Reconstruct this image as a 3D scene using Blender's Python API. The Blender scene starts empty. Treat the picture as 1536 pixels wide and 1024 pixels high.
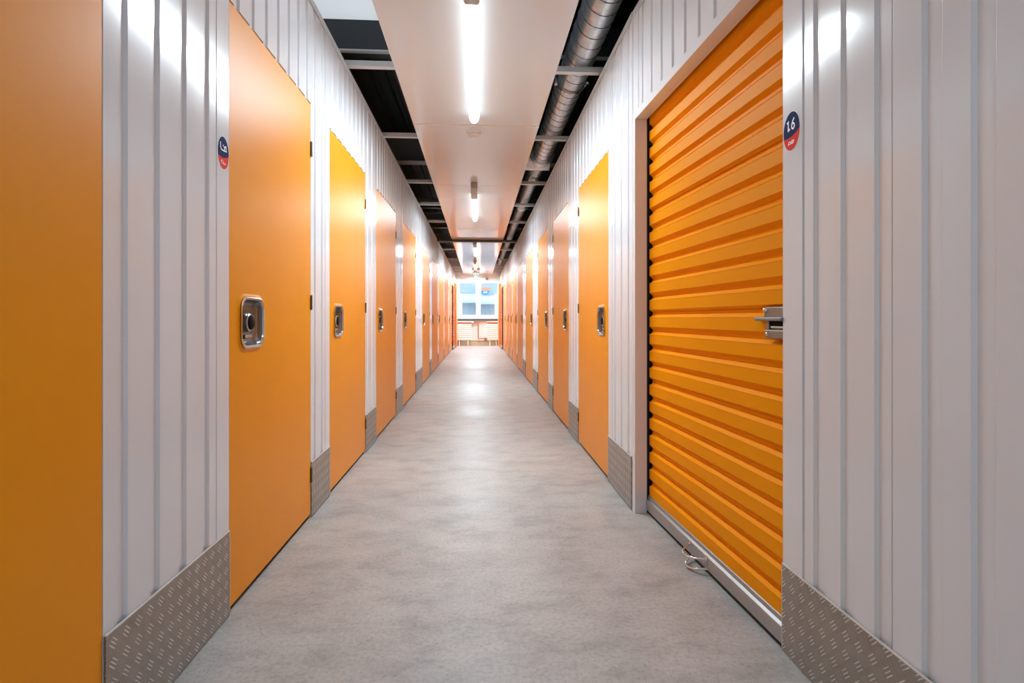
import bpy, bmesh, math, random
from math import sin, cos, pi, radians, atan
from mathutils import Vector, Matrix

random.seed(4)
S = bpy.context.scene
COL = S.collection

# ------------------------------------------------------------------ materials
def srgb(r, g, b):
    f = lambda c: (c/255/12.92) if c/255 <= .04045 else ((c/255+.055)/1.055)**2.4
    return (f(r), f(g), f(b), 1)

class NT:
    def __init__(s, name):
        s.m = bpy.data.materials.new(name); s.m.use_nodes = True
        s.t = s.m.node_tree; s.n = s.t.nodes; s.l = s.t.links
        s.b = s.n['Principled BSDF']
    def add(s, kind, **kw):
        nd = s.n.new(kind)
        for k, v in kw.items(): setattr(nd, k, v)
        return nd
    def link(s, a, b): s.l.new(a, b)
    def math(s, op, a, b=None, c=None):
        nd = s.add('ShaderNodeMath', operation=op)
        for i, v in enumerate((a, b, c)):
            if v is None: continue
            if isinstance(v, (int, float)): nd.inputs[i].default_value = v
            else: s.link(v, nd.inputs[i])
        return nd.outputs[0]
    def pos(s):
        return s.add('ShaderNodeNewGeometry').outputs['Position']
    def noise(s, vec, scale, detail=4, rough=.6, sc3=None):
        if sc3:
            mp = s.add('ShaderNodeMapping'); mp.inputs['Scale'].default_value = sc3
            s.link(vec, mp.inputs['Vector']); vec = mp.outputs[0]
        nd = s.add('ShaderNodeTexNoise'); nd.inputs['Scale'].default_value = scale
        nd.inputs['Detail'].default_value = detail; nd.inputs['Roughness'].default_value = rough
        s.link(vec, nd.inputs['Vector']); return nd.outputs['Fac']
    def ramp(s, fac, stops):
        nd = s.add('ShaderNodeValToRGB'); e = nd.color_ramp.elements
        while len(e) < len(stops): e.new(.5)
        for el, (p, c) in zip(e, stops): el.position = p; el.color = c
        s.link(fac, nd.inputs[0]); return nd.outputs[0]
    def mix(s, fac, a, b, blend='MIX'):
        nd = s.add('ShaderNodeMix', data_type='RGBA', blend_type=blend)
        for i, v in ((0, fac), (6, a), (7, b)):
            if isinstance(v, (int, float, tuple)): nd.inputs[i].default_value = v
            else: s.link(v, nd.inputs[i])
        return nd.outputs[2]
    def bump(s, h, strength, dist):
        nd = s.add('ShaderNodeBump'); nd.inputs['Strength'].default_value = strength
        nd.inputs['Distance'].default_value = dist
        s.link(h, nd.inputs['Height']); s.link(nd.outputs[0], s.b.inputs['Normal'])

def simple(name, col, rough=.5, metal=0., spec=.5, coat=0.):
    t = NT(name); t.b.inputs['Base Color'].default_value = col
    t.b.inputs['Roughness'].default_value = rough; t.b.inputs['Metallic'].default_value = metal
    t.b.inputs['Specular IOR Level'].default_value = spec
    if coat: t.b.inputs['Coat Weight'].default_value = coat; t.b.inputs['Coat Roughness'].default_value = .12
    n = t.noise(t.pos(), 30, 2)
    r = t.math('MULTIPLY_ADD', n, .06, max(0, rough-.03)); t.link(r, t.b.inputs['Roughness'])
    return t.m

def mat_orange(name, col, rough, grain, spec=.3):
    t = NT(name); p = t.pos()
    n = t.noise(p, 3.5, 3); g = t.noise(p, 420, 2)
    c2 = (col[0]*.93, col[1]*.9, col[2]*.8, 1)
    c = t.mix(n, c2, col); t.link(c, t.b.inputs['Base Color'])
    t.b.inputs['Roughness'].default_value = rough
    t.b.inputs['Specular IOR Level'].default_value = spec
    t.bump(g, grain, .0006)
    return t.m

def mat_white_sheet():
    t = NT('white painted sheet'); p = t.pos()
    t.b.inputs['Base Color'].default_value = (.75, .775, .815, 1)
    t.b.inputs['Roughness'].default_value = .15
    t.b.inputs['Specular IOR Level'].default_value = .3
    w = t.noise(p, 1.6, 1, .4, (1, 3, .5))
    t.bump(w, .08, .010)
    t.b.inputs['Coat Weight'].default_value = .15; t.b.inputs['Coat Roughness'].default_value = .1
    return t.m

def mat_ceiling_panel():
    t = NT('glossy white ceiling board'); p = t.pos()
    t.b.inputs['Base Color'].default_value = (.675, .71, .735, 1)
    t.b.inputs['Roughness'].default_value = .11
    t.b.inputs['Specular IOR Level'].default_value = .7
    w = t.noise(p, 1.1, 1, .3, (1.6, .55, 1))
    t.bump(w, .35, .03)
    return t.m

def mat_concrete():
    t = NT('power floated concrete'); p = t.pos()
    big = t.noise(p, .9, 5, .62, (1, .8, 1)); mid = t.noise(p, 5, 6, .7, (.8, 1.3, 1))
    fine = t.noise(p, 70, 5, .75); warm = t.noise(p, 1.3, 3, .5, (1, 1.6, 1))
    base = t.ramp(big, [(.3, (.36, .362, .36, 1)), (.52, (.46, .453, .438, 1)), (.72, (.555, .545, .525, 1))])
    base = t.mix(t.math('MULTIPLY', t.ramp(warm, [(.48, (0, 0, 0, 1)), (.72, (1, 1, 1, 1))]), .35), base, (.47, .44, .40, 1))
    md = t.ramp(mid, [(.33, (.74, .74, .74, 1)), (.5, (.97, .97, .97, 1)), (.68, (1.1, 1.1, 1.1, 1))])
    base = t.mix(1.0, base, md, 'MULTIPLY')
    fd = t.ramp(fine, [(.3, (.70, .70, .70, 1)), (.5, (.98, .98, .98, 1)), (.72, (1.12, 1.12, 1.12, 1))])
    base = t.mix(1.0, base, fd, 'MULTIPLY')
    # small dark pits, thicker in patches
    v = t.add('ShaderNodeTexVoronoi'); v.inputs['Scale'].default_value = 85; t.link(p, v.inputs['Vector'])
    sz = t.noise(p, 84, 1); patch = t.noise(p, 2.2, 3)
    thr = t.math('MULTIPLY', t.math('SUBTRACT', sz, .40), .85)
    thr = t.math('MULTIPLY', thr, t.ramp(patch, [(.38, (.35, .35, .35, 1)), (.65, (1.2, 1.2, 1.2, 1))]))
    pit = t.math('LESS_THAN', v.outputs['Distance'], thr)
    base = t.mix(t.math('MULTIPLY', pit, .62), base, (.13, .12, .11, 1))
    # fine scratchy cracks
    wv = t.noise(p, 9, 8, .8, (.55, 1.6, 1))
    line = t.math('LESS_THAN', t.math('ABSOLUTE', t.math('SUBTRACT', wv, .5)), .0035)
    line = t.math('MULTIPLY', line, t.ramp(t.noise(p, 1.7, 2), [(.5, (0, 0, 0, 1)), (.62, (1, 1, 1, 1))]))
    base = t.mix(t.math('MULTIPLY', line, .4), base, (.2, .19, .18, 1))
    t.link(base, t.b.inputs['Base Color'])
    r = t.ramp(big, [(.3, (.34, .34, .34, 1)), (.7, (.52, .52, .52, 1))])
    t.link(r, t.b.inputs['Roughness'])
    h = t.math('SUBTRACT', t.math('MULTIPLY', fine, .5), pit)
    t.bump(h, .35, .0015)
    return t.m

def mat_checker_plate():
    t = NT('aluminium tread plate'); p = t.pos()
    sp = t.add('ShaderNodeSeparateXYZ'); t.link(p, sp.inputs[0])
    y, z = sp.outputs[1], sp.outputs[2]
    k = .7071/.033
    u = t.math('MULTIPLY', t.math('ADD', y, z), k); v = t.math('MULTIPLY', t.math('SUBTRACT', y, z), k)
    fu, fv = t.math('FRACT', u), t.math('FRACT', v)
    par = t.math('MODULO', t.math('ADD', t.math('ADD', t.math('FLOOR', u), t.math('FLOOR', v)), 1000), 2)
    def bars(a, b):
        st = t.math('COSINE', t.math('MULTIPLY', t.math('SUBTRACT', a, .5), 2*pi*4.0))
        d = t.math('ABSOLUTE', t.math('SUBTRACT', b, .5)); e = t.math('ABSOLUTE', t.math('SUBTRACT', a, .5))
        ln = t.math('SUBTRACT', .46, d); ln = t.math('MINIMUM', t.math('MULTIPLY', ln, 5), 1)
        wd = t.math('MULTIPLY', t.math('GREATER_THAN', .43, e), t.math('MAXIMUM', ln, 0))
        return t.math('MULTIPLY', t.math('MAXIMUM', t.math('SUBTRACT', st, .05), 0), wd)
    A, B = bars(fu, fv), bars(fv, fu)
    h = t.math('ADD', t.math('MULTIPLY', A, par), t.math('MULTIPLY', B, t.math('SUBTRACT', 1, par)))
    n = t.noise(p, 14, 4)
    c = t.mix(n, (.30, .272, .242, 1), (.44, .41, .37, 1))
    hi = t.math('MULTIPLY', t.math('MULTIPLY', A, par), t.ramp(t.noise(p, 40, 2), [(.3, (.45, .45, .45, 1)), (.65, (1, 1, 1, 1))]))  # glint painted into the colour: bars of one direction drawn brighter
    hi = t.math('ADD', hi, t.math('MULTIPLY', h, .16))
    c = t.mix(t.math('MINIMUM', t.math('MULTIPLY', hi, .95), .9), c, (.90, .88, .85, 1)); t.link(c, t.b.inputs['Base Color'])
    t.b.inputs['Metallic'].default_value = .82; t.b.inputs['Roughness'].default_value = .4
    t.bump(h, .75, .0022)
    return t.m

def mat_galv():
    t = NT('galvanised duct steel'); p = t.pos()
    v = t.add('ShaderNodeTexVoronoi'); v.inputs['Scale'].default_value = 28; t.link(p, v.inputs['Vector'])
    sp = t.add('ShaderNodeSeparateColor'); t.link(v.outputs['Color'], sp.inputs[0])
    c = t.mix(sp.outputs[0], (.60, .67, .73, 1), (.78, .84, .89, 1)); t.link(c, t.b.inputs['Base Color'])
    t.b.inputs['Metallic'].default_value = .75; t.b.inputs['Roughness'].default_value = .3
    return t.m

def mat_emit(name, col, strength):
    t = NT(name)
    t.b.inputs['Base Color'].default_value = (.8, .8, .8, 1)
    t.b.inputs['Emission Color'].default_value = col
    t.b.inputs['Emission Strength'].default_value = strength
    return t.m

def mat_glass(name, tint, refl):
    t = NT(name); t.n.remove(t.b)
    o = [n for n in t.n if n.type == 'OUTPUT_MATERIAL'][0]
    tr = t.add('ShaderNodeBsdfTransparent'); tr.inputs[0].default_value = tint
    gl = t.add('ShaderNodeBsdfGlossy'); gl.inputs['Roughness'].default_value = .03
    mx = t.add('ShaderNodeMixShader'); mx.inputs[0].default_value = refl
    t.link(tr.outputs[0], mx.inputs[1]); t.link(gl.outputs[0], mx.inputs[2]); t.link(mx.outputs[0], o.inputs[0])
    return t.m

def mat_translucent(name, col):
    t = NT(name); t.n.remove(t.b)
    o = [n for n in t.n if n.type == 'OUTPUT_MATERIAL'][0]
    tr = t.add('ShaderNodeBsdfTranslucent')
    n = t.noise(t.pos(), 1.5, 2); c = t.mix(n, col, tuple(x*.9 for x in col[:3])+(1,)); t.link(c, tr.inputs[0])
    t.link(tr.outputs[0], o.inputs[0])
    return t.m

def mat_facade():
    t = NT('outdoor blue grey cladding'); p = t.pos()
    br = t.add('ShaderNodeTexBrick'); br.inputs['Scale'].default_value = 8
    br.inputs['Color1'].default_value = (.12, .175, .245, 1); br.inputs['Color2'].default_value = (.16, .215, .28, 1)
    br.inputs['Mortar'].default_value = (.24, .29, .345, 1); br.inputs['Mortar Size'].default_value = .03
    mp = t.add('ShaderNodeMapping'); mp.inputs['Rotation'].default_value = (radians(90), 0, 0)
    t.link(p, mp.inputs[0]); t.link(mp.outputs[0], br.inputs['Vector'])
    n = t.noise(p, 2.5, 4)
    c = t.mix(t.math('MULTIPLY', n, .5), br.outputs['Color'], (.25, .31, .37, 1)); t.link(c, t.b.inputs['Base Color'])
    t.b.inputs['Roughness'].default_value = .7
    return t.m

M = {
 'orange': mat_orange('orange powder coated door', (.88, .332, .003, 1), .37, .32, .2),
 'orange_roller': mat_orange('orange roller curtain', (.93, .335, .002, 1), .5, .14, .06),
 'red_roller': mat_orange('red orange roller curtain', (.62, .12, .015, 1), .45, .1, .2),
 'white': mat_white_sheet(),
 'panel': mat_ceiling_panel(),
 'concrete': mat_concrete(),
 'plate': mat_checker_plate(),
 'plate_edge': simple('cut aluminium edge', (.82, .81, .79, 1), .35, .6),
 'galv': mat_galv(),
 'seam': simple('duct seam', (.16, .17, .18, 1), .35, .8),
 'steel': simple('brushed bezel steel', (.52, .52, .52, 1), .24, 1),
 'steel_dark': simple('dark handle bowl', (.17, .17, .175, 1), .22, .85),
 'black': simple('black plastic', (.004, .0045, .005, 1), .5, 0, .06),
 'rubber': simple('black rubber', (.012, .012, .012, 1), .7),
 'hinge': simple('dark hinge steel', (.06, .05, .045, 1), .45, .6),
 'bar': simple('aluminium bottom rail', (.42, .42, .42, 1), .48, .8),
 'chrome': simple('bright plated wire', (.75, .74, .72, 1), .16, 1),
 'latch': simple('grey zinc latch', (.27, .28, .29, 1), .38, .75),
 'brass': simple('rivet', (.75, .68, .55, 1), .2, 1),
 'roof': simple('black roof deck', (.018, .021, .024, 1), .55),
 'skylit_steel': simple('dark steelwork tinted skylight blue', (.022, .030, .038, 1), .5),  # blue cast of the skylight mixed into the dark colour
 'grey_steel': simple('grey primed steel', (.26, .27, .28, 1), .5),
 'bar_white': simple('pale grey channel', (.58, .60, .61, 1), .4),
 'dark_beam': simple('dark brown grey beam', (.10, .095, .09, 1), .5),
 'lamp_grey': simple('warm grey lamp housing', (.42, .40, .385, 1), .4),
 'plastic': simple('off white plastic', (.74, .71, .68, 1), .4),
 'lamp': mat_emit('lit lamp diffuser', (.86, .96, 1, 1), 3.4),
 'navy': simple('navy sticker print', (.022, .036, .125, 1), .6, 0, .03),
 'red': simple('red sticker print', (.78, .065, .045, 1), .6, 0, .03),
 'ink': simple('white sticker print', (.85, .86, .9, 1), .4),
 'window_white': simple('white window frame', (.88, .89, .9, 1), .35),
 'plaster': simple('white plaster', (.84, .84, .82, 1), .7),
 'sill': simple('blue grey sill', (.09, .11, .14, 1), .45),
 'radiator': simple('white radiator enamel', (.86, .86, .83, 1), .35),
 'terracotta': simple('brown grille', (.50, .20, .10, 1), .5),
 'copper': simple('copper pipe', (.45, .22, .14, 1), .4, .5),
 'cream': simple('cream plaster skirting', (.66, .64, .46, 1), .7),
 'orange_wall': mat_orange('orange wall sheet', (.84, .34, .10, 1), .3, .1),
 'glass': mat_glass('window glass', (.93, .97, 1, 1), .05),
 'skyglass': mat_translucent('milky rooflight sheet', (.385, .375, .368, 1)),
 'facade': mat_facade(),
 'awning': simple('pale awning cloth', (.27, .31, .35, 1), .7),
 'shade_wall': simple('grey blue shop front', (.22, .27, .31, 1), .6),
 'ground': simple('outdoor paving', (.22, .23, .24, 1), .8),
 'sign_orange': simple('orange shop sign', (.50, .15, .07, 1), .5),
 'sign_blue': simple('blue shop sign', (.02, .13, .40, 1), .5),
 'exit': simple('grey green sign face', (.24, .32, .31, 1), .5),
 'exit_mark': simple('pale sign mark', (.75, .8, .78, 1), .5),
 'camera_grey': simple('grey camera dome', (.22, .20, .19, 1), .3),
}

# ------------------------------------------------------------------ mesh helpers
class MB:
    """collects geometry in local coordinates; f maps local to mesh coordinates"""
    def __init__(s, f=None):
        s.bm = bmesh.new(); s.f = f or (lambda p: p)
    def v(s, p): return s.bm.verts.new(s.f(tuple(p)))
    def face(s, vs):
        try: return s.bm.faces.new(vs)
        except ValueError: return None
    def poly(s, pts): return s.face([s.v(p) for p in pts])
    def box(s, a, b, bev=0):
        x0, y0, z0 = a; x1, y1, z1 = b
        if bev <= 0:
            vs = [s.v(p) for p in ((x0,y0,z0),(x1,y0,z0),(x1,y1,z0),(x0,y1,z0),(x0,y0,z1),(x1,y0,z1),(x1,y1,z1),(x0,y1,z1))]
            for q in ((0,3,2,1),(4,5,6,7),(0,1,5,4),(1,2,6,5),(2,3,7,6),(3,0,4,7)): s.face([vs[i] for i in q])
            return
        t = bmesh.new(); bmesh.ops.create_cube(t, size=1)
        for v in t.verts: v.co = Vector((x0+(v.co.x+.5)*(x1-x0), y0+(v.co.y+.5)*(y1-y0), z0+(v.co.z+.5)*(z1-z0)))
        bmesh.ops.bevel(t, geom=t.edges[:], offset=bev, segments=2, profile=.5, affect='EDGES')
        mp = {v: s.v(v.co) for v in t.verts}
        for fc in t.faces: s.face([mp[v] for v in fc.verts])
        t.free()
    def rings(s, rings, cap0=True, cap1=True, close=True):
        R = [[s.v(p) for p in r] for r in rings]; n = len(R[0])
        for a, b in zip(R, R[1:]):
            for i in range(n if close else n-1):
                j = (i+1) % n; s.face([a[i], a[j], b[j], b[i]])
        if cap0: s.face(R[0][::-1])
        if cap1: s.face(R[-1])
        return R
    def extrude(s, prof, axis, a, b, cap=True):
        """closed 2D profile along an axis: axis 0 -> (t,p,q), 1 -> (p,t,q), 2 -> (p,q,t)"""
        mk = (lambda p, t: (t, p[0], p[1])) if axis == 0 else (lambda p, t: (p[0], t, p[1])) if axis == 1 else (lambda p, t: (p[0], p[1], t))
        s.rings([[mk(p, a) for p in prof], [mk(p, b) for p in prof]], cap, cap)
    def tube(s, pts, r, seg=10, caps=True):
        pts = [Vector(p) for p in pts]; rings = []; up = None
        for i, p in enumerate(pts):
            d = (pts[min(i+1, len(pts)-1)] - pts[max(i-1, 0)]).normalized()
            if up is None or abs(up.dot(d)) > .95:
                up = Vector((0, 0, 1)) if abs(d.z) < .9 else Vector((1, 0, 0))
            a = d.cross(up).normalized(); b = a.cross(d).normalized(); up = b
            rr = r[i] if isinstance(r, (list, tuple)) else r
            rings.append([p + a*rr*cos(2*pi*k/seg) + b*rr*sin(2*pi*k/seg) for k in range(seg)])
        s.rings(rings, caps, caps)
    def lathe(s, prof, c, axis, seg=24, caps=True):
        """prof: list of (radius, offset along axis) from centre c"""
        c = Vector(c); ax = Vector(axis).normalized()
        t = Vector((0, 0, 1)) if abs(ax.z) < .9 else Vector((1, 0, 0))
        a = ax.cross(t).normalized(); b = ax.cross(a)
        s.rings([[c + ax*o + (a*cos(2*pi*k/seg) + b*sin(2*pi*k/seg))*r for k in range(seg)] for r, o in prof], caps, caps)
    def build(s, name, mat, parent=None, smooth=None, loc=None):
        bm = s.bm
        bmesh.ops.recalc_face_normals(bm, faces=bm.faces[:])
        me = bpy.data.meshes.new(name)
        if loc is not None:
            for v in bm.verts: v.co -= Vector(loc)
        bm.to_mesh(me); bm.free(); me.materials.append(mat)
        if smooth is not None:
            for p in me.polygons: p.use_smooth = True
            try: me.set_sharp_from_angle(angle=radians(smooth))
            except Exception: pass
        o = bpy.data.objects.new(name, me); COL.objects.link(o)
        if loc is not None: o.location = loc
        if parent: o.parent = parent
        return o

def tag(o, label, cat, group=None):
    o['label'] = label; o['category'] = cat; o['kind'] = 'thing'
    if group: o['group'] = group
    return o
def thing(name, label, cat, loc=(0, 0, 0), rz=0, group=None):
    o = bpy.data.objects.new(name, None); COL.objects.link(o)
    o.empty_display_size = .1; o.location = loc; o.rotation_euler = (0, 0, rz)
    return tag(o, label, cat, group)
def struct(o): o['kind'] = 'structure'; return o

def rrect(w, h, r, n=6, cx=0, cy=0):
    pts = []
    for (sx, sy, a0) in ((1, 1, 0), (-1, 1, 90), (-1, -1, 180), (1, -1, 270)):
        for k in range(n+1):
            a = radians(a0 + 90*k/n)
            pts.append((cx + sx*(w/2-r) + r*cos(a), cy + sy*(h/2-r) + r*sin(a)))
    return pts

# ------------------------------------------------------------------ dimensions
WL, WR = .840, .800           # wall faces left and right of the camera axis
TOP, TOPR = 2.612, 2.590      # wall tops
DOORTOP = 2.075
Y0, YE = -9.0, 20.3           # corridor ends
LD = [(.30, 1.280), (1.898, 2.801), (3.146, 4.131), (4.556, 5.640), (6.143, 7.400), (8.263, 9.523), (9.957, 11.44),
      (11.67, 13.35), (13.61, 15.45), (15.87, 17.40)]
RD = [(3.319, 4.326), (4.796, 5.814), (6.204, 7.308), (7.981, 9.225), (9.779, 11.169), (11.343, 12.812),
      (12.990, 14.266), (14.423, 15.818), (16.011, 17.510)]
LROLL, RROLL = (17.56, 18.95), (17.70, 19.05)
YO = 15.2                     # last wall section by the window
DTR = 2.035

# ------------------------------------------------------------------ walls
GP, GW, GD = .113, .040, .0075
def wall_profile(y0, y1, openings, strip=.088):
    """list of (y, n, tag) along the wall; n is the offset towards the corridor"""
    pts = []
    segs = []; y = y0
    for a, b in openings:
        segs.append((y, a, False)); segs.append((a, b, True)); y = b
    segs.append((y, y1, False))
    out = []
    for a, b, is_open in segs:
        if b - a < 1e-4: continue
        pl = [(a, 0.)]
        end = b
        if not is_open and b - a > .2: end = b - strip
        L = end - a
        n = max(0, int((L - .03)/GP))
        if n:
            pit = L/n
            for k in range(n):
                c = a + pit*(k+.5)
                w = GW/2
                pl += [(c-w-.0015, 0.), (c-w, -.0010), (c-w+.006, -GD), (c+w-.006, -GD), (c+w, -.0005), (c+w+.001, 0.)]
        if end < b:
            pl += [(end-.002, 0.), (end-.001, -.007), (end+.001, -.007), (end+.002, .001)]
            pl += [(b, .001)]
        else: pl += [(b, 0.)]
        out.append((a, b, is_open, pl))
    return out

def sheet_wall(name, f, y0, y1, openings, top, dtop, mat, zlow=0., only_header=None):
    m = MB(f)
    for a, b, is_open, pl in wall_profile(y0, y1, openings):
        z0 = dtop if is_open else zlow
        lo = [m.v((y, n, z0)) for y, n in pl]; hi = [m.v((y, n, top)) for y, n in pl]
        for i in range(len(pl)-1): m.face([lo[i], lo[i+1], hi[i+1], hi[i]])
        bl = [m.v((y, -.03, z0)) for y, n in pl]; bh = [m.v((y, -.03, top)) for y, n in pl]
        for i in range(len(pl)-1):
            m.face([bl[i+1], bl[i], bh[i], bh[i+1]]); m.face([lo[i+1], lo[i], bl[i], bl[i+1]]); m.face([hi[i], hi[i+1], bh[i+1], bh[i]])
        m.face([lo[0], hi[0], bh[0], bl[0]]); m.face([lo[-1], bl[-1], bh[-1], hi[-1]])
    o = m.build(name, mat)
    return struct(o)

fL = lambda p: (-WL + p[1], p[0], p[2])
fR = lambda p: (WR - p[1], p[0], p[2])
cut = lambda ops, a, b: [(max(x, a), min(y, b)) for x, y in ops if y > a and x < b]

L_open = LD + [LROLL]
R_open = RD + [RROLL]
sheet_wall('wall_left', fL, Y0, YO, cut(L_open, Y0, YO), TOP, DOORTOP+.006, M['white'])
sheet_wall('wall_left_end', fL, YO, YE, cut(L_open, YO, YE), TOP, DOORTOP+.006, M['white'])
sheet_wall('wall_right', fR, 2.800, YO, cut(R_open, 2.800, YO), TOPR, DTR+.006, M['white'])
sheet_wall('wall_right_end', fR, YO, YE, cut(R_open, YO, YE), TOPR, DTR+.006, M['white'])

# near right: wall face over the roller shutter, slightly skewed, and the set-back panel beside the camera
SK = .036
HB = 2.022
def fH(p): return (WR + .004 + (2.80 - p[0])*SK - p[1], p[0], p[2])
m = MB(fH)
pl = []
for a, b, is_open, q in wall_profile(1.56, 2.80, []): pl = q
lo = [m.v((y, n, HB+.035)) for y, n in pl]; hi = [m.v((y, n, TOPR)) for y, n in pl]
for i in range(len(pl)-1): m.face([lo[i], lo[i+1], hi[i+1], hi[i]])
m.box((1.56, -.05, TOPR-.012), (2.80, -.014, TOPR)); m.box((1.554, -.085, HB), (1.5595, .001, TOPR))
struct(m.build('wall_right_header', M['white']))
# lintel and jamb lining of the shutter opening
m = MB(fH)
m.box((1.56, -.060, HB), (2.80, .003, HB+.04), .0015)
struct(m.build('trim_1', M['white']))
m = MB(fH)
m.box((2.762, -.060, 0), (2.803, .003, HB), .0015)
struct(m.build('trim_2', M['white']))
PX = .918
fP = lambda p: (PX - p[1], p[0], p[2])
def fPm(y): return y
m = MB(fP)
pts = [(1.592, .003), (1.494, .003), (1.492, -.007), (1.490, -.007), (1.488, 0)]
for a, b in ((1.448, 1.398), (1.334, 1.286), (1.216, 1.160), (1.080, 1.030), (.967, .917), (.845, .795), (.72, .67), (.6, .55), (.48, .43), (.36, .31), (.24, .19)):
    if abs(a-1.216) < .01: pts += [(a, 0), (a-.007, -GD), (b+.012, -GD), (b+.0115, -.012), (b+.0095, -.012), (b+.009, -GD), (b+.0003, -.001), (b-.0012, 0)]
    else: pts += [(a, 0), (a-.007, -GD), (b+.006, -GD), (b+.0003, -.001), (b-.0012, 0)]
pts += [(Y0, 0)]
lo = [m.v((y, n, 0)) for y, n in pts]; hi = [m.v((y, n, TOPR)) for y, n in pts]
for i in range(len(pts)-1): m.face([lo[i], lo[i+1], hi[i+1], hi[i]])
e0, e1 = m.v((1.592, -.02, 0)), m.v((1.592, -.02, TOPR)); m.face([lo[0], hi[0], e1, e0])
bl = [m.v((y, -.02, 0)) for y in (1.592, Y0)]; bh = [m.v((y, -.02, TOPR)) for y in (1.592, Y0)]
m.face([bl[0], bl[1], bh[1], bh[0]])
struct(m.build('wall_right_near', M['white']))

# capping angles along the wall tops
def cap(name, f, y0, y1, top):
    m = MB(f)
    m.box((y0, .0015, top-.034), (y1, .004, top+.004)); m.box((y0, -.045, top+.001), (y1, .0015, top+.004))
    struct(m.build(name, M['bar_white']))
cap('trim_3', fL, Y0, YE-.01, TOP); cap('trim_4', fR, 2.8, YE-.01, TOPR); cap('trim_5', fH, 1.56, 2.8, TOPR)

# ------------------------------------------------------------------ shell
OX = 2.3
def plain(name, mat, *boxes):
    m = MB()
    for a, b in boxes: m.box(a, b)
    return struct(m.build(name, mat))
plain('floor', M['concrete'], ((-OX, Y0, -.12), (OX, YE+.3, 0)))
plain('wall_outer_left', M['roof'], ((-OX-.1, Y0, 0), (-OX, YE, 3.4)))
plain('wall_outer_right', M['roof'], ((OX, Y0, 0), (OX+.1, YE, 3.4)))
plain('wall_back', M['grey_steel'], ((-OX, Y0-.1, 0), (OX, Y0, 3.4)))
# roof deck of ribbed sheet with a skylight opening
SX0, SX1, SY0, SY1 = -1.45, -.08, .6, 4.20
m = MB()
def deck(x0, x1, y0, y1):
    n = int((x1-x0)/.15); xs = []
    for k in range(n):
        a = x0 + (x1-x0)*k/n; w = (x1-x0)/n
        xs += [(a, 3.21), (a+w*.5, 3.21), (a+w*.6, 3.24), (a+w*.9, 3.24)]
    xs.append((x1, 3.21))
    lo = [m.v((x, y0, z)) for x, z in xs]; hi = [m.v((x, y1, z)) for x, z in xs]
    for i in range(len(xs)-1): m.face([lo[i], lo[i+1], hi[i+1], hi[i]])
    m.box((x0, y0, 3.26), (x1, y1, 3.30))
deck(-OX, OX, Y0, SY0); deck(-OX, OX, SY1, YE); deck(-OX, SX0, SY0, SY1)
TX0, TX1, TY0, TY1 = .12, 1.45, .6, 2.75
deck(SX1, TX0, SY0, SY1); deck(TX1, OX, SY0, SY1); deck(TX0, TX1, TY1, SY1)
struct(m.build('ceiling', M['roof']))
m = MB()
for a, b in (((SX0-.04, SY0-.04), (SX0, SY1+.04)), ((SX1, SY0-.04), (SX1+.04, SY1+.04)), ((SX0, SY0-.04), (SX1, SY0)), ((SX0, SY1), (SX1, SY1+.04))):
    m.box((a[0], a[1], 3.185), (b[0], b[1], 3.215))
w2 = struct(m.build('window_2', M['skylit_steel']))
m = MB(); m.box((SX0-.02, SY0-.02, 3.205), (SX1+.02, SY1+.02, 3.208)); m.build('pane', M['skyglass'], w2)
m = MB()
for a, b in (((TX0-.04, TY0-.04), (TX0, TY1+.04)), ((TX1, TY0-.04), (TX1+.04, TY1+.04)), ((TX0, TY0-.04), (TX1, TY0)), ((TX0, TY1), (TX1, TY1+.04))):
    m.box((a[0], a[1], 3.185), (b[0], b[1], 3.215))
w3 = struct(m.build('added_rooflight', M['skylit_steel']))  # unseen second rooflight, added to throw bluish light on the duct
m = MB(); m.box((TX0-.02, TY0-.02, 3.205), (TX1+.02, TY1+.02, 3.208)); m.build('pane', M['skyglass'], w3)

# far end wall with window opening
def endx(x): return x
WX0, WX1, WZ0, WZ1 = -.80, .82, 1.0, 2.37
plain('wall_end', M['plaster'], ((-OX, YE, 0), (WX0, YE+.3, 3.4)), ((WX1, YE, 0), (OX, YE+.3, 3.4)), ((WX0, YE, WZ1), (WX1, YE+.3, 3.4)), ((WX0, YE, 0), (WX1, YE+.3, WZ0)))
m = MB()
fy0, fy1 = YE+.02, YE+.10
for a, b in (((WX0, WZ0), (WX0+.10, WZ1)), ((WX1-.10, WZ0), (WX1, WZ1)), ((WX0+.1, WZ0), (WX1-.1, WZ0+.13)), ((WX0+.1, WZ1-.05), (WX1-.1, WZ1)), ((-.085, WZ0+.13), (.085, WZ1-.05))):
    m.box((a[0], fy0, a[1]), (b[0], fy1, b[1]), .004)
for a, b in (((WX0+.10, WZ0+.13), (WX0+.19, 1.92)), ((WX1-.21, WZ0+.13), (WX1-.10, 1.92))):   # narrow white blocks at both sides
    m.box((a[0], fy0+.01, a[1]), (b[0], fy1, b[1]), .004)
w1 = struct(m.build('window_1', M['window_white']))
for a, b in ((WX0+.10, -.085), (.085, WX1-.10)):
    m = MB(); m.box((a, YE+.06, WZ0+.13), (b, YE+.066, WZ1-.05)); m.build('pane', M['glass'], w1)
m = MB(); m.box((WX0-.05, YE-.10, WZ0-.075), (WX1+.03, YE, WZ0-.005), .006); m.build('window_sill', M['sill'], w1)
plain('baseboard_end', M['cream'], ((-WL, YE-.015, 0), (WR, YE, .20)))

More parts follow.
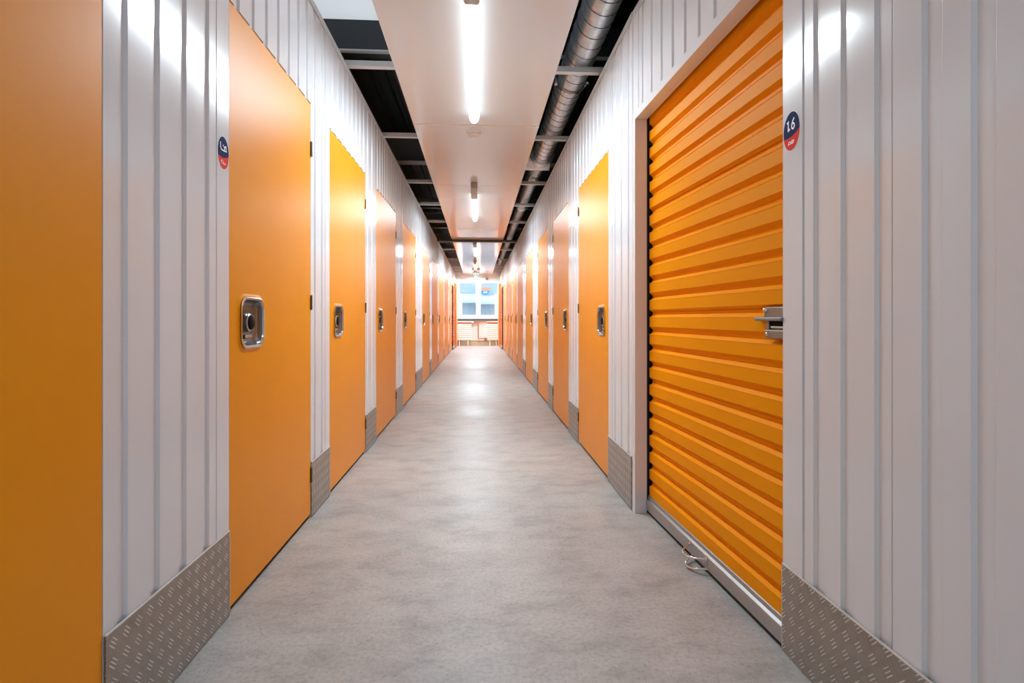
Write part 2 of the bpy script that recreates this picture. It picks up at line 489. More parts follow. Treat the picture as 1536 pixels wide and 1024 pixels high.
# ------------------------------------------------------------------ storage doors
def storage_door(f0, y0, y1, top, label, group, detail=True):
    """f0 maps (u along wall, n towards corridor, z) to world; root sits at the near bottom corner"""
    o = Vector(f0((y0, 0, 0)))
    root = thing('storage_door', label, 'door', o, 0, group)
    f = lambda p: tuple(Vector(f0((p[0]+y0, p[1], p[2]))) - o)
    w = y1 - y0; g = .004; zb, zt = .022, top-.002
    u0, u1 = g, w-g
    hw, hh = .205, .182; hc = (.185 if w < 1.2 else .2, .985)
    m = MB(f)
    # front skin with the handle hole, pressed lip round the hole
    n = 6; hole = rrect(hw, hh, .045, n, *hc); lip = rrect(hw+.028, hh+.028, .055, n, *hc); lip2 = rrect(hw+.012, hh+.012, .05, n, *hc)
    Lp = [m.v((a, 0, b)) for a, b in lip]; Lq = [m.v((a, .004, b)) for a, b in lip2]; Ho = [m.v((a, .004, b)) for a, b in hole]; Hb = [m.v((a, -.03, b)) for a, b in hole]
    k = len(Lp)
    for i in range(k):
        j = (i+1) % k
        m.face([Lp[i], Lp[j], Lq[j], Lq[i]]); m.face([Lq[i], Lq[j], Ho[j], Ho[i]]); m.face([Ho[i], Ho[j], Hb[j], Hb[i]])
    cs = [m.v(p) for p in ((u1, 0, zt), (u0, 0, zt), (u0, 0, zb), (u1, 0, zb))]
    for q in range(4):          # corner fan from each slab corner to its quarter of the lip
        arc = Lp[q*(n+1):(q+1)*(n+1)]
        for i in range(n): m.face([cs[q], arc[i], arc[i+1]])
        m.face([cs[q], arc[-1], Lp[((q+1)*(n+1)) % k], cs[(q+1) % 4]])
    bk = [m.v(p) for p in ((u1, -.04, zt), (u0, -.04, zt), (u0, -.04, zb), (u1, -.04, zb))]
    for q in range(4):
        r = (q+1) % 4; m.face([cs[q], cs[r], bk[r], bk[q]])
    m.face(bk)
    m.build('panel', M['orange'], root)
    # recessed handle
    m = MB(f)
    P = lambda s, nn, r: [(a, nn, b) for a, b in rrect(hw+s, hh+s, r, 6, *hc)]
    m.rings([P(-.002, .003, .044), P(.006, .0075, .047), P(-.004, .010, .044), P(-.016, .008, .04), P(-.020, .002, .038)], False, False)
    h = m.build('handle', M['steel'], root, 40)
    m = MB(f)
    m.rings([P(-.018, .004, .038), P(-.030, -.006, .034), P(-.062, -.014, .028)], False, True)
    m.build('bowl', M['steel_dark'], h, 50)
    ax = Vector(f((0, 1, 0))) - Vector(f((0, 0, 0)))
    c = Vector(f((hc[0], -.014, hc[1])))
    m = MB(); m.lathe([(.034, 0), (.034, .010), (.031, .013), (.027, .013), (.027, .008)], c, ax, 24); m.build('lock_collar', M['steel'], h, 40)
    m = MB(); m.lathe([(.028, 0), (.028, .014), (.024, .017)], c, ax, 20); m.build('lock', M['black'], h, 40)
    m = MB(f); m.box((hc[0]-.03, -.014, hc[1]-.058), (hc[0]+.03, -.007, hc[1]-.044), .003); m.build('finger_grip', M['steel'], h)
    # hinges on the far edge, rubber sweep under the slab
    for z in (1.85, 1.08, .215) if y0 > 1 else ():
        m = MB(f); m.box((w-.009, .0012, z-.037), (w+.008, .007, z+.037), .0015); m.build('hinge', M['hinge'], root)
    m = MB(f); m.box((u0, -.034, .001), (u1, -.012, zb), 0); m.build('bottom_strip', M['rubber'], root)
    return root

ordn = ['first', 'second', 'third', 'fourth', 'fifth', 'sixth', 'seventh', 'eighth', 'ninth', 'tenth']
for i, (a, b) in enumerate(LD):
    lab = ['plain orange storage door filling the left edge of the picture, before the white ribbed panel',
           'large orange storage door beside the oval sticker on the left wall'][i] if i < 2 else \
          f'orange storage door on the left wall, {ordn[i-1]} one along counting from the stickered door'
    if i == 9: lab = 'farthest orange storage door on the left wall, next to the small red roller shutter'
    storage_door(fL, a, b, DOORTOP, lab, 'orange storage doors on the left wall')
for i, (a, b) in enumerate(RD):
    lab = f'orange storage door on the right wall, {ordn[i]} one past the big roller shutter'
    if i == 8: lab = 'farthest orange storage door on the right wall, next to the small roller shutter'
    storage_door(fR, a, b, DTR, lab, 'orange storage doors on the right wall')

# ------------------------------------------------------------------ tread plate kick panels
def kick_plate(f, a, b, h, label, group):
    mid = f((a, 0, 0))
    o = Vector(mid)
    m = MB(f); m.box((a, .0022, .004), (b, .0055, h)); p = m.build('kick_plate', M['plate'], loc=o)
    g = lambda q: tuple(Vector(f(q)) - o)
    m = MB(g); m.box((a, .0020, h), (b, .0066, h+.0035)); m.build('edge_strip', M['plate_edge'], p)
    m = MB(g); m.box((b-.0005, .002, .004), (b+.002, .006, h)); m.build('edge_strip', M['plate_edge'], p)
    return tag(p, label, 'kick plate', group)
gapsL = [(LD[i][1]+.001, LD[i+1][0]-.004) for i in range(len(LD)-1)]
for i, (a, b) in enumerate(gapsL):
    lab = 'large diamond tread kick plate on the left wall between the nearest two orange doors' if i == 0 else \
          f'diamond tread kick plate on the left wall, {ordn[i]} back from the camera side'
    kick_plate(fL, a, b, .285 if i == 0 else .277, lab, 'tread plates along the left wall')
gapsR = [(2.806, RD[0][0]-.004)] + [(RD[i][1]+.003, RD[i+1][0]-.004) for i in range(len(RD)-1)]
for i, (a, b) in enumerate(gapsR):
    lab = 'diamond tread kick plate on the right wall at the far jamb of the big shutter' if i == 0 else \
          f'diamond tread kick plate on the right wall, {ordn[i]} past the big roller shutter'
    kick_plate(fR, a, b, .28, lab, 'tread plates along the right wall')
kick_plate(fP, .0, 1.592, .262, 'large diamond tread kick plate in the lower right corner under white ribbed wall', 'tread plates along the right wall')

# ------------------------------------------------------------------ roller shutters
PIT = .0866
def curtain_prof(z0, z1, seams=()):
    pts = []; z = z0
    d0, d1 = .0, -.0165          # outer and inner offsets
    while z < z1:
        for dz, n in ((0, d0), (.046, d0), (.047, d0+.0012), (.0485, d0), (.0610, d1), (.0720, d1)):
            if z+dz < z1: pts.append((z+dz, n))
        for sz in seams:
            if abs(z+.062 - sz) < PIT/2 and z+.0720 < z1:
                pts += [(z+.0740, d1+.002), (z+.0743, d1-.004), (z+.0757, d1-.004), (z+.0760, d1+.0045)]
        z += PIT
    pts.append((z1, d1))
    return pts
def roller(loc, rz, side, width, height, label, detail, f=None):
    root = thing('roller_shutter', label, 'roller shutter', loc, rz)
    # local: x along the shutter, y towards corridor, z up
    m = MB()
    z0 = .092 if detail else .06
    pr = curtain_prof(z0, height + (.07 if detail else 0), (1.58, .98, .637) if detail else ())
    A = [m.v((0.018, n, z)) for z, n in pr]; B = [m.v((width, n, z)) for z, n in pr]
    C = [m.v((0.018, n-.0015, z)) for z, n in pr]; D = [m.v((width, n-.0015, z)) for z, n in pr]
    for i in range(len(pr)-1):
        m.face([A[i], B[i], B[i+1], A[i+1]]); m.face([C[i], C[i+1], D[i+1], D[i]]); m.face([A[i], A[i+1], C[i+1], C[i]]); m.face([B[i], D[i], D[i+1], B[i+1]])
    m.face([A[0], C[0], D[0], B[0]]); m.face([A[-1], B[-1], D[-1], C[-1]])
    m.build('curtain', M['orange_roller' if detail else 'red_roller'], root)
    m = MB(); prof = [(-.020, .016), (.012, .016), (.016, .022), (.016, .060), (.013, .068), (.004, .074), (.002, .088), (-.004, .093), (-.020, .093)]
    m.extrude(prof, 0, .004, width); bar = m.build('bottom_bar', M['bar'], root, 25)
    m = MB(); m.box((.004, -.014, .001), (width, .006, .016)); m.build('bottom_strip', M['rubber'], root)  # black strip stands in for the shadow gap under the rail
    m = MB(); m.box((-.012, -.030, 0), (0.004, .020 if detail else -.021, height)); m.box((-.012, -.030, 0), (.03, -.024, height))
    g = m.build('guide', M['rubber'], root)
    if detail:
        z = z0 + .051
        for k in range(22):   # nylon end clips show between curtain and guide
            m = MB(); m.lathe([(.017, 0), (.019, .004), (.015, .009)], (.010, -.012, z+PIT*k), (0, 1, 0), 10); m.build('end_clip', M['black'], g, 40)
    return root

dv = Vector((.053, -1.195, 0)); ang = math.atan2(dv.y, dv.x)
# local +y must point to the corridor (-X): rotate so x runs towards the camera, then y is to its left (+X) -> mirror by building with y flipped
def flip(root):
    for c in list(root.children):
        stack = [c]
        while stack:
            o = stack.pop(); stack += list(o.children)
            if o.type == 'MESH':
                for v in o.data.vertices: v.co.y = -v.co.y
                o.data.flip_normals()
sh = roller((.876, 2.775, 0), ang, -1, 1.192, HB-.004, 'big orange ribbed roller shutter with grey bottom rail on the right', True)
# slide latch near the camera end
def lx(o): return o
zc = .985
m = MB()
m.box((1.072, .001, 1.004), (1.192, .008, 1.036), .003)          # upper plate
lt = m.build('slide_latch', M['latch'], sh)
m = MB(); m.box((1.036, .004, .992), (1.186, .022, 1.005), .005); m.build('flange', M['latch'], lt)
m = MB(); m.box((1.082, .001, .938), (1.188, .013, .966), .005); m.build('lower_keeper', M['latch'], lt)
m = MB(); m.box((1.094, .000, .966), (1.106, .012, .992), .002); m.build('end_stop', M['latch'], lt)
m = MB(); m.box((1.106, -.002, .968), (1.192, .006, .992), .001); m.build('bolt_slot', M['black'], lt)
m = MB(); m.box((1.114, .004, .969), (1.188, .012, .977), .003); m.build('bolt', M['steel'], lt)
for u, z, y, r in ((1.082, 1.026, .006, .010), (1.098, .951, .011, .007)):
    m = MB(); m.lathe([(r, 0), (r*.95, r*.45), (r*.6, r*.85), (.0005, r)], (u, y, z), (0, 1, 0), 16); m.build('rivet', M['brass'], lt, 60)
# wire pull handle on the bottom rail
bar = [c for c in sh.children if c.name.startswith('bottom_bar')][0]
def loop(u0, u1, z0, out, drop, k=14):
    return [(u0 + (u1-u0)*t + 0, .014 + out*sin(pi*t)**.6, z0 - drop*sin(pi*t)**.8) for t in [i/k for i in range(k+1)]]
m = MB(); m.tube(loop(.545, .690, .062, .062, .012), .0042, 8); pull = m.build('pull_handle', M['chrome'], bar, 60)
m = MB(); m.tube(loop(.565, .690, .022, .055, .014), .0042, 8); m.build('lower_loop', M['chrome'], pull, 60)
for u in (.545, .690):
    m = MB(); m.lathe([(.010, 0), (.010, .004), (.004, .007)], (u, .015, .062), (0, 1, 0), 14); m.build('eyelet', M['chrome'], pull, 60)
flip(sh)

# far shutters at the end of the corridor
sl = roller((-WL+.034, LROLL[0]+.01, 0), radians(90), 1, LROLL[1]-LROLL[0]-.02, DOORTOP-.003, 'small red orange roller shutter at the far left end by the window', False)
flip(sl)
sr = roller((WR-.034, RROLL[0]+.01, 0), radians(90), 1, RROLL[1]-RROLL[0]-.02, DTR-.003, 'small red orange roller shutter at the far right end by the window', False)
# orange jambs that close the corridor beside the window
m = MB(); m.box((-WL, 19.0, 0), (-WL+.085, YE-.11, 2.22), .004); struct(m.build('trim_6', M['orange_wall']))
m = MB(); m.box((WR-.085, 19.1, 0), (WR, YE-.11, 2.22), .004); struct(m.build('trim_7', M['orange_wall']))

# ------------------------------------------------------------------ number stickers
def sticker(f, c, a, b, label, num, small, sgn, nofs):
    """sgn: world direction of the viewer's right along the wall; f maps (y, n, z)"""
    o = Vector(f((c[0], nofs, c[1])))
    g = lambda p: tuple(Vector(f((c[0] + sgn*p[0], nofs + p[2], c[1] + p[1]))) - o)
    root = thing('number_sticker', label, 'sticker', o, 0, 'oval number stickers')
    N = 48
    el = [(a*cos(2*pi*k/N), b*sin(2*pi*k/N)) for k in range(N)]
    arc = lambda x: -.30*b + .16*b*(x/a)**2 + .10*b*(x/a)
    def area(pts, n0, n1, nm, mt):
        m = MB(g); m.rings([[(x, y, n0) for x, y in pts], [(x, y, n1) for x, y in pts]]); return m.build(nm, mt, root)
    up = [p for p in el if p[1] > arc(p[0])]
    up = sorted(up, key=lambda p: math.atan2(p[1], p[0]) % (2*pi) if p[1] > 0 or p[0] < 0 else math.atan2(p[1], p[0]))
    def cut_area(top):
        # clip the ellipse by the arc with vertical slices, outline as closed polygon
        xs = [a*cos(pi*(1-k/40)) for k in range(41)]
        hi, lo = [], []
        for x in xs:
            e = b*math.sqrt(max(0, 1-(x/a)**2)); y = min(e, max(-e, arc(x)))
            if top: hi.append((x, e)); lo.append((x, y))
            else: hi.append((x, y)); lo.append((x, -e))
        ring = lo + hi[::-1]
        out = []
        for p in ring:
            if not out or (abs(p[0]-out[-1][0]) + abs(p[1]-out[-1][1])) > 1e-5: out.append(p)
        if (abs(out[0][0]-out[-1][0]) + abs(out[0][1]-out[-1][1])) < 1e-5: out.pop()
        return out
    m = MB(g); rim = [(p[0]*1.035, p[1]*1.03) for p in el]
    m.rings([[(x, y, .0) for x, y in rim], [(x, y, .0004) for x, y in rim]]); m.build('backing', M['ink'], root)
    area(cut_area(True), .0004, .0008, 'upper_field', M['navy']); area(cut_area(False), .0004, .0008, 'lower_field', M['red'])
    def strokes(lines, wd, nm):
        m = MB(g)
        for q, ln in enumerate(lines):
            P = [Vector(p) for p in ln]; n0, n1 = .0008, .0011 + .00012*q
            if len(P) < 2: continue
            D = [(P[i+1]-P[i]).normalized() for i in range(len(P)-1)]
            rings = []
            for i, c in enumerate(P):
                d0 = D[max(0, i-1)]; d1 = D[min(i, len(D)-1)]
                nn = Vector((-(d0+d1).y, (d0+d1).x))
                nn = nn.normalized() if nn.length > 1e-4 else Vector((-d0.y, d0.x))
                k = min(1.6, 1/max(.3, nn.dot(Vector((-d0.y, d0.x)))))
                o = nn*wd/2*k
                if i == 0: c = c - d1*wd*.3
                if i == len(P)-1: c = c + d0*wd*.3
                rings.append([(c.x+o.x, c.y+o.y, n0), (c.x-o.x, c.y-o.y, n0), (c.x-o.x, c.y-o.y, n1), (c.x+o.x, c.y+o.y, n1)])
            m.rings(rings)
        return m.build(nm, M['ink'], root)
    for nm, ln, wd in num: strokes(ln, wd, nm)
    strokes(small, .0026, 'small_print')
circ = lambda cx, cy, rx, ry, a0, a1, n=14: [(cx + rx*cos(radians(a0+(a1-a0)*k/n)), cy + ry*sin(radians(a0+(a1-a0)*k/n))) for k in range(n+1)]
six = circ(.0085, .0125, .0068, .0080, 130, 490, 22)
tail = [(.0135, .034), (.0070, .0265), (.0022, .0170)]
sticker(fP, (1.546, 1.548), .041, .056, 'navy and red oval number sticker on the right beside the big roller shutter',
        [('digit', [[(-.021, .0285), (-.0155, .031), (-.0155, .0045)], [(-.0165, .0045), (-.0085, .0075)]], .0052), ('digit', [six, tail], .0046)],
        [[(-.016, -.038), (-.012, -.029), (-.004, -.031), (-.006, -.037), (-.012, -.036)], [(-.001, -.037), (.003, -.029), (.010, -.029)], [(.003, -.033), (.008, -.033)], [(.003, -.0375), (.012, -.036), (.014, -.030)]],
        -1, .0032)
sticker(fL, (1.856, 1.545), .038, .053, 'navy and red oval number sticker on the left beside the stickered orange door',
        [('digit', [[(-.021, .030), (-.020, .014), (-.014, .008), (.004, .008)]], .005), ('digit', [[(.004, .020), (.017, .025), (.021, .010), (.003, .008)], [(.0055, .010), (.011, .021)], [(-.003, .024), (-.001, .0235)]], .0046)],
        [circ(-.010, -.031, .006, .005, 60, 300, 8), circ(.002, -.032, .005, .0045, 120, 360, 8), circ(.011, -.031, .005, .0045, 180, 330, 8)],
        1, .0012)

# ------------------------------------------------------------------ suspended ceiling boards, crossbars, lamps
PZ = 2.600
PXL, PXR = -.535, .505
seams = [-4.9, -.6, 4.545, 6.60, 7.30, 9.90, 11.10, 14.65, 16.70, 19.6]
def dr(y): return -.0022*max(0, y-4)
names = ['behind the camera', None, 'nearest big', 'second', 'third narrow', 'fourth', 'fifth', 'sixth', 'seventh', 'eighth']
for i, (a, b) in enumerate(zip(seams[1:], seams[2:])):
    m = MB(); m.box((PXL, a+.003, PZ), (PXR, b-.003, PZ+.009), .001)
    lab = ['big glossy white ceiling board above the camera with the long lit lamp',
           'glossy white ceiling board just past the round smoke detector',
           'narrow glossy white ceiling board carrying the grey end of the second lamp',
           'glossy white ceiling board around the second lit lamp',
           'glossy white ceiling board just before the dark beam under the ceiling',
           'glossy white ceiling board just past the dark beam under the ceiling',
           'glossy white ceiling board second past the dark beam, near the far lamp',
           'farthest glossy white ceiling board, above the exit sign by the window'][i]
    tag(m.build('ceiling_board', M['panel'], loc=((PXL+PXR)/2, (a+b)/2, PZ)), lab, 'ceiling panel', 'white boards of the hung ceiling')
m = MB(); m.box((PXL, 4.530, PZ-.004), (PXR, 4.560, PZ-.0005), .001)
tag(m.build('ceiling_joint_strip', M['plastic'], loc=(0, 4.545, PZ)), 'thin white joint strip across the ceiling boards beside the smoke detector', 'joint strip')

bars = [3.575, 4.935, 6.58, 7.85, 9.25, 13.0, 15.1, 17.2, 18.2, 19.2]
for i, y in enumerate(bars):
    m = MB()
    x0, x1 = -WL-.03, WR+.03
    prof = [(y-.022, 2.6165), (y+.022, 2.6165), (y+.022, 2.620), (y-.018, 2.620), (y-.018, 2.648), (y+.022, 2.648), (y+.022, 2.652), (y-.022, 2.652)]
    m.rings([[(x0, p, q) for p, q in prof], [(x1, p, q) for p, q in prof]])
    lab = 'pale ceiling crossbar nearest the camera, crossing under the duct' if i == 0 else f'pale ceiling crossbar between wall tops, {ordn[i]} back from the camera'
    tag(m.build('ceiling_crossbar', M['bar_white'], loc=(0, y, 2.6165)), lab, 'crossbar', 'channels that carry the hung ceiling')
m = MB(); m.box((-WL+.01, 11.12, 2.555), (WR-.01, 11.24, 2.598), .003)
tag(m.build('ceiling_beam', M['dark_beam'], loc=(0, 11.18, 2.555)), 'dark beam crossing the corridor just below the ceiling boards', 'beam')

def batten(y, x, label, power=34):
    root = thing('ceiling_light', label, 'ceiling light', (x, y, PZ-.0005), 0, 'lit battens along the ceiling')
    m = MB(); m.box((-.036, 0, -.014), (.036, 2.26, 0), .003); m.build('housing', M['lamp_grey'], root)
    m = MB(); m.box((-.040, .0, -.072), (.040, .622, -.012), .014); m.build('end_cap', M['lamp_grey'], root, 40)
    m = MB()
    prof = lambda s: [(s*.041*cos(a), -.014 - .002 - s*.060*abs(sin(a))**.8) for a in [pi*k/14 for k in range(15)]] + [(-s*.041, -.010), (s*.041, -.010)]
    rings = []
    for yy, s in ((.625, 1), (2.20, 1), (2.235, .93), (2.252, .75), (2.26, .4)):
        rings.append([(px, yy, pz) for px, pz in prof(s)])
    m.rings(rings); m.build('diffuser', M['lamp'], root, 50)
    ld = bpy.data.lights.new('lamp_light', 'AREA'); ld.shape = 'RECTANGLE'; ld.size = .06; ld.size_y = 1.6
    ld.energy = power; ld.color = (.77, .915, 1)
    lo = bpy.data.objects.new('lamp_light', ld); COL.objects.link(lo); lo.parent = root; lo.location = (0, 1.40, -.0785)
for y, x, lab, pw in ((-6.64, -.03, 'lit batten far behind the camera', 30), (-2.30, -.03, 'lit batten just behind the camera', 11), (2.06, -.032, 'long lit batten lamp above the camera, largest of the row', 38), (6.42, -.05, 'lit batten lamp second along the ceiling, with grey end block', 34),
                  (10.62 + .64, -.07, 'lit batten lamp just past the dark ceiling beam', 32), (15.0, -.09, 'small lit batten lamp fourth along the ceiling', 40), (17.95, -.10, 'added batten lamp close to the end window, brightening the far end', 72)):  # last batten is added to brighten the far end
    batten(y, x, lab, pw)

m = MB(); m.lathe([(.061, 0), (.061, -.012), (.057, -.018)], (0, 0, 0), (0, 0, 1), 32)
sd = thing('smoke_detector', 'round white smoke detector on the ceiling past the first lamp', 'smoke detector', (-.038, 4.70, PZ-.0005))
m.build('base', M['plastic'], sd, 40)
m = MB(); m.lathe([(.050, -.0185), (.053, -.026), (.046, -.034), (.030, -.039), (.004, -.040)], (0, 0, 0), (0, 0, 1), 32); m.build('cover', M['plastic'], sd, 40)
for a in (-.02, .02):
    m = MB(); m.box((a-.008, -.040, -.0335), (a+.008, -.030, -.029), .001); m.build('vent_slot', M['lamp_grey'], sd)

# ------------------------------------------------------------------ duct and roof steel
DX, DZ, DR = .685, 2.765, .104
DUCT = thing('ventilation_duct', 'long silver ventilation duct of spiral tube running above the right wall', 'duct', (DX, -1.0, DZ))
DO = Vector((DX, -1.0, DZ))
def part(m, name, mat, parent, sm, at):
    o = m.build(name, mat, parent, sm, loc=at)
    o.location = Vector(at) - (DO if parent == DUCT else DO + parent.location)
    return o
def spiral(y0, y1, r, x, z, pitch):
    m = MB(); seg = 36
    m.rings([[(x + r*cos(2*pi*k/seg), y, z + r*sin(2*pi*k/seg)) for k in range(seg)] for y in (y0, y1)])
    d = part(m, 'spiral_tube', M['galv'], DUCT, 40, (x, y0, z))
    m = MB(); n = int((y1-y0)/pitch*seg/2); pts = []
    for i in range(n+1):
        y = y0 + (y1-y0)*i/n; a = 2*pi*(y-y0)/pitch
        pts.append((x + r*cos(a)*1.005, y, z + r*sin(a)*1.005))
    m.tube(pts, .0036, 4); part(m, 'seam', M['seam'], d, 60, (x, y0, z))
def lathe_part(prof, at, name, parent=None):
    m = MB(); m.lathe(prof, at, (0, 1, 0), 32); return part(m, name, M['galv'], parent or DUCT, 40, at)
spiral(-1.0, 5.82, DR, DX, DZ, .125)
cl = thing('duct_clamp', 'silver strap clamp hanging round the spiral duct behind the first crossbar', 'clamp', (DX, 4.0, DZ))
m = MB()
ring = lambda r, y: [(r*cos(a), y, r*sin(a)) for a in [pi + .25 + (pi-.5+.0)*k/24 for k in range(25)]]
pr = [ring(DR+.006, -.012), ring(DR+.010, -.012), ring(DR+.010, .012), ring(DR+.006, .012)]
RR = [[m.v(p) for p in r] for r in pr]
for q in range(4):
    A, B = RR[q], RR[(q+1) % 4]
    for i in range(24): m.face([A[i], A[i+1], B[i+1], B[i]])
m.build('strap', M['chrome'], cl, 50)
for s in (-1, 1):
    m = MB(); m.tube([(s*(DR+.012), 0, -.03), (s*(DR+.012), 0, .145)], .004, 8); m.build('hanger_rod', M['chrome'], cl)
    m = MB(); m.box((s*(DR+.012)-.012, -.016, -.045), (s*(DR+.012)+.012, .016, -.02), .003); m.build('lug', M['chrome'], cl)
# damper where the duct steps down
m = MB(); prof = [(6.08 + .12*cos(a), 2.775 + .118*sin(a)) for a in [2*pi*k/28 for k in range(28)]]
m.rings([[(x, p, q) for p, q in prof] for x in (DX-.165, DX-.160, DX+.100, DX+.105)])
bx = part(m, 'damper_box', M['galv'], DUCT, 40, (DX, 6.08, 2.775))
lathe_part([(DR+.012, -.03), (DR+.024, -.022), (DR+.024, .0), (DR+.004, .004), (DR+.004, .14)], (DX, 5.84, DZ), 'collar', bx)
spiral(6.19, 8.35, .086, .672, 2.755, .05)
cpl = [(.087, 0), (.096, .01), (.096, .05), (.089, .055), (.089, .075), (.096, .08), (.096, .12), (.086, .13)]
lathe_part(cpl, (.672, 8.35, 2.755), 'coupling')
spiral(8.48, 13.1, .084, .668, 2.752, .05)
lathe_part([(.085, 0), (.105, .03), (.105, .22), (.085, .25)], (.665, 13.1, 2.750), 'coupling')
spiral(13.35, 17.2, .078, .662, 2.748, .06)

def roof_beam(y0, y1, z0, z1, mat, label):
    m = MB()
    t = .012
    m.box((-OX, y0, z0), (OX, y1, z0+t)); m.box((-OX, (y0+y1)/2-.006, z0+t), (OX, (y0+y1)/2+.006, z1-t)); m.box((-OX, y0, z1-t), (OX, y1, z1))
    o = m.build('roof_beam', mat, loc=(0, (y0+y1)/2, z0)); tag(o, label, 'beam', 'steel beams under the roof'); return o
m = MB(); m.box((-OX, 4.03, 2.945), (OX, 4.05, 3.168)); m.box((-OX, 4.05, 2.945), (OX, 4.15, 2.957)); m.box((-OX, 4.05, 3.156), (OX, 4.15, 3.168))
tag(m.build('roof_beam', M['skylit_steel'], loc=(0, 4.05, 2.945)), 'deep dark roof beam beside the skylight, its blue cast painted in', 'beam', 'steel beams under the roof')
m = MB(); m.tube([(-OX, 4.0, 2.925), (OX, 4.0, 2.925)], .014, 10)
tag(m.build('conduit', M['bar_white'], loc=(0, 4.0, 2.925)), 'thin pale conduit running under the deep roof beam', 'conduit')
roof_beam(6.55, 6.72, 2.87, 3.18, M['grey_steel'], 'grey roof beam seen left of the ceiling between the second and third crossbars')
roof_beam(11.30, 11.45, 2.87, 3.18, M['grey_steel'], 'grey roof beam above the dark ceiling beam')
for y, lab in ((9.6, 'slim roof purlin before the dark ceiling beam'), (13.6, 'slim roof purlin past the dark ceiling beam'), (15.9, 'farthest slim roof purlin toward the window')):
    roof_beam(y, y+.09, 2.93, 3.10, M['grey_steel'], lab)
# ------------------------------------------------------------------ far end furniture
def radiator(x0, x1, label):
    root = thing('radiator', label, 'radiator', ((x0+x1)/2, YE-.09, 0), 0, 'radiators under the window')
    h = (x1-x0)/2; n = 8; zz = [.20 + (.80-.20)*k/n for k in range(n+1)]
    m = MB(); pr = []
    for a, b in zip(zz, zz[1:]): pr += [(-.045, a), (-.055, a+.012), (-.055, b-.022), (-.045, b-.008)]
    pr = [(p, q) for p, q in pr] + [(.06, .80), (.06, .20)]
    m.rings([[(-h, p, q) for p, q in pr], [(h, p, q) for p, q in pr]]); m.build('panel', M['radiator'], root)
    m = MB(); m.box((-h, -.058, .86), (h, .07, .90), .003); m.build('shelf', M['radiator'], root)
    m = MB(); m.box((-h+.01, -.03, .80), (h-.01, .05, .86)); m.build('grille', M['terracotta'], root)
    for s in (-h+.07, h-.15):
        m = MB(); m.box((s, -.03, 0), (s+.045, .04, .20), .003); m.build('leg', M['radiator'], root)
    return root
radiator(-.79, -.255, 'white ribbed radiator under the left half of the end window')
radiator(.33, .79, 'white ribbed radiator under the right half of the end window')
pp = thing('heating_pipe', 'brown heating pipe bent between the two radiators', 'pipe', (-.24, YE-.09, .88))
m = MB(); m.tube([(0, 0, 0), (.16, 0, 0), (.215, 0, -.01), (.235, 0, -.05), (.235, 0, -.58), (.245, 0, -.61), (.28, 0, -.62), (.57, 0, -.62)], .018, 8); m.build('upper_run', M['copper'], pp, 50)
m = MB(); m.tube([(-.01, .03, -.71), (.57, .03, -.71)], .013, 8); m.build('lower_run', M['copper'], pp, 50)
m = MB(); m.box((.46, -.03, -.73), (.55, .03, -.59), .01); m.build('valve', M['copper'], pp)
m = MB(); m.box((-.01, -.04, -.045), (.07, .04, .02), .012); m.build('thermostat', M['radiator'], pp)

ex = thing('exit_sign', 'small grey green exit sign hanging from the ceiling before the window', 'sign', (-.075, 17.62, PZ))
m = MB(); m.box((-.115, -.02, -.235), (.115, .02, -.095), .004); bd = m.build('board', M['exit'], ex)
for x, w_ in ((-.075, .03), (-.02, .035), (.03, .02), (.075, .03)):
    m = MB(); m.box((x-w_/2, -.0225, -.20), (x+w_/2, -.0195, -.13)); m.build('mark', M['exit_mark'], bd)
m = MB(); m.lathe([(.13, -.001), (.13, -.03), (.10, -.06), (.02, -.07)], (0, 0, 0), (0, 0, 1), 24); m.build('ceiling_plate', M['plastic'], ex, 40)
m = MB(); m.tube([(0, 0, -.065), (0, 0, -.1)], .012, 8); m.build('stem', M['plastic'], ex)
dc = thing('dome_camera', 'small dark dome camera on the white wall above the window', 'camera', (.30, YE-.0005, 2.455))
m = MB(); m.lathe([(.055, 0), (.055, -.03), (.05, -.035)], (0, 0, 0), (0, 1, 0), 20); m.build('base', M['lamp_grey'], dc, 40)
m = MB(); m.lathe([(.045, -.036), (.042, -.06), (.03, -.08), (.005, -.09)], (0, 0, 0), (0, 1, 0), 20); m.build('dome', M['camera_grey'], dc, 50)
m = MB(); m.tube([(-.68, YE-.012, 2.465), (.23, YE-.012, 2.465)], .011, 8)
tag(m.build('conduit', M['lamp_grey'], loc=(0, YE-.012, 2.465)), 'thin conduit on the white wall above the end window', 'conduit')

# ------------------------------------------------------------------ outside the end window
plain('ground', M['ground'], ((-14, YE+.3, -.25), (14, 40, -.15)))
plain('wall_exterior', M['facade'], ((-12, 27.0, -.15), (12, 27.4, 4.2)))
def awning(x0, x1, z, label):
    root = thing('awning', label, 'awning', ((x0+x1)/2, 27.0, z), 0, 'awnings of the building outside'); h = (x1-x0)/2
    m = MB(); k = 10
    arc = [(-.95*sin(pi/2*i/k), .36*cos(pi/2*i/k)) for i in range(k+1)]
    pr = arc + [(p+.02, q-.025) for p, q in arc[::-1]]
    m.rings([[(-h, p, q) for p, q in pr], [(h, p, q) for p, q in pr]]); m.build('canopy', M['awning'], root, 40)
    m = MB(); m.box((-h, -.955, -.12), (h, -.935, .0)); m.build('valance', M['awning'], root)
    return root
awning(-1.05, -.05, 1.86, 'pale curved awning seen through the left window pane')
awning(.12, 1.10, 1.80, 'pale curved awning seen through the right window pane')
plain('wall_exterior_lower', M['shade_wall'], ((-6, 26.93, -.15), (6, 27.0, 1.86)))
m = MB(); m.tube([(-.80, 25.8, -.15), (-.80, 25.8, 1.75), (-.86, 25.8, 1.95)], .035, 10)
tag(m.build('post', M['window_white'], None, 50, loc=(-.80, 25.8, -.15)), 'pale thin post outside behind the left window pane', 'post')
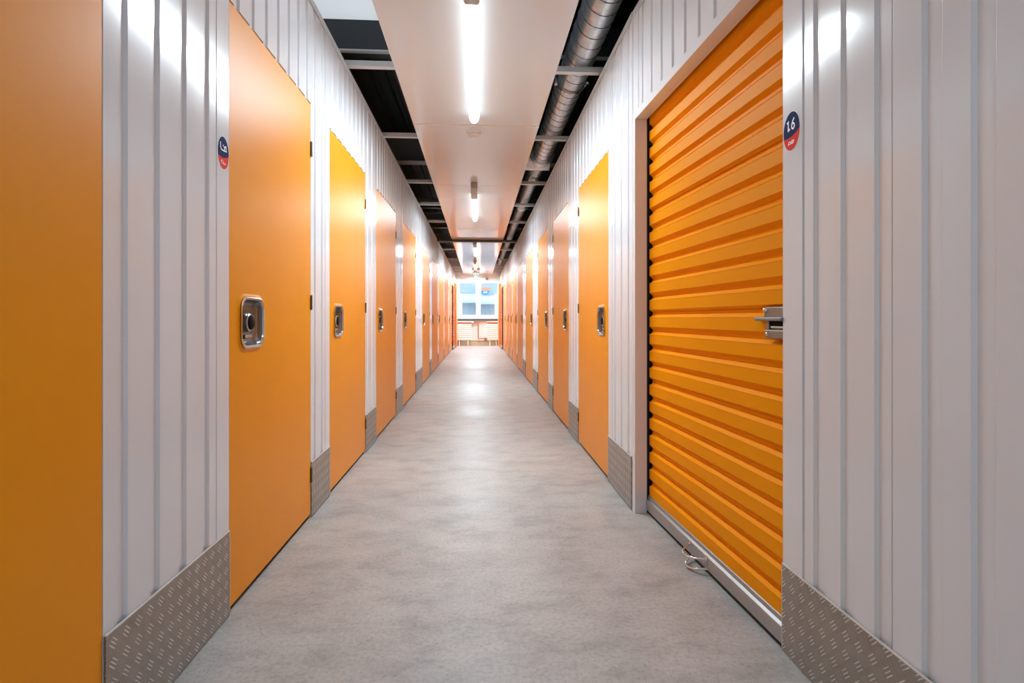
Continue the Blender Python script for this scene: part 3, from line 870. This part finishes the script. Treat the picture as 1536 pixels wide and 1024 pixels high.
sg = thing('shop_sign', 'orange and blue shop sign outside the right window pane', 'sign', (.36, 26.4, 2.5))
m = MB(); m.extrude([(-.22, 0), (.16, 0), (.25, -.09), (.20, -.15), (-.22, -.13)], 1, -.03, .03); m.build('upper_band', M['sign_orange'], sg)
m = MB(); m.extrude([(-.22, -.16), (.20, -.17), (.10, -.31), (-.02, -.37), (-.15, -.33), (-.22, -.25)], 1, -.03, .03); sb = m.build('lower_shield', M['sign_blue'], sg)
for x in (-.07, .03):
    m = MB(); m.box((x-.035, -.036, -.27), (x+.03, -.029, -.20)); m.build('mark', M['exit_mark'], sb)
m = MB(); m.tube([(0, .03, -.1), (0, .58, -.1)], .02, 8); m.build('bracket', M['latch'], sg)

# ------------------------------------------------------------------ world, camera
w = bpy.data.worlds.new('daylight'); S.world = w; w.use_nodes = True
bg = w.node_tree.nodes['Background']
tc = w.node_tree.nodes.new('ShaderNodeTexCoord'); sx = w.node_tree.nodes.new('ShaderNodeSeparateXYZ'); rp = w.node_tree.nodes.new('ShaderNodeValToRGB')
w.node_tree.links.new(tc.outputs['Generated'], sx.inputs[0]); w.node_tree.links.new(sx.outputs[2], rp.inputs[0]); w.node_tree.links.new(rp.outputs[0], bg.inputs[0])
rp.color_ramp.elements[0].color = (.92, .96, 1, 1); rp.color_ramp.elements[1].color = (.74, .87, 1, 1)
bg.inputs[1].default_value = 4.8

F = 820.0
psi = atan((768-717.5)/F)
cam = bpy.data.cameras.new('camera'); co = bpy.data.objects.new('camera', cam); COL.objects.link(co)
co.location = (0, 0, 1.0); co.rotation_euler = (radians(90), 0, -psi)
cam.sensor_width = 36; cam.lens = F*36/1536; cam.shift_y = (477.5-512)/1536; cam.clip_start = .02; cam.clip_end = 200
S.camera = co

vs = S.view_settings
vs.view_transform = 'Standard'; vs.look = 'None'; vs.gamma = 1; vs.use_curve_mapping = False; vs.exposure = .32
c = S.cycles
c.max_bounces = 14; c.diffuse_bounces = 8; c.glossy_bounces = 6; c.transparent_max_bounces = 12
c.caustics_reflective = False; c.caustics_refractive = False
c.sample_clamp_indirect = 8
c.use_denoising = True
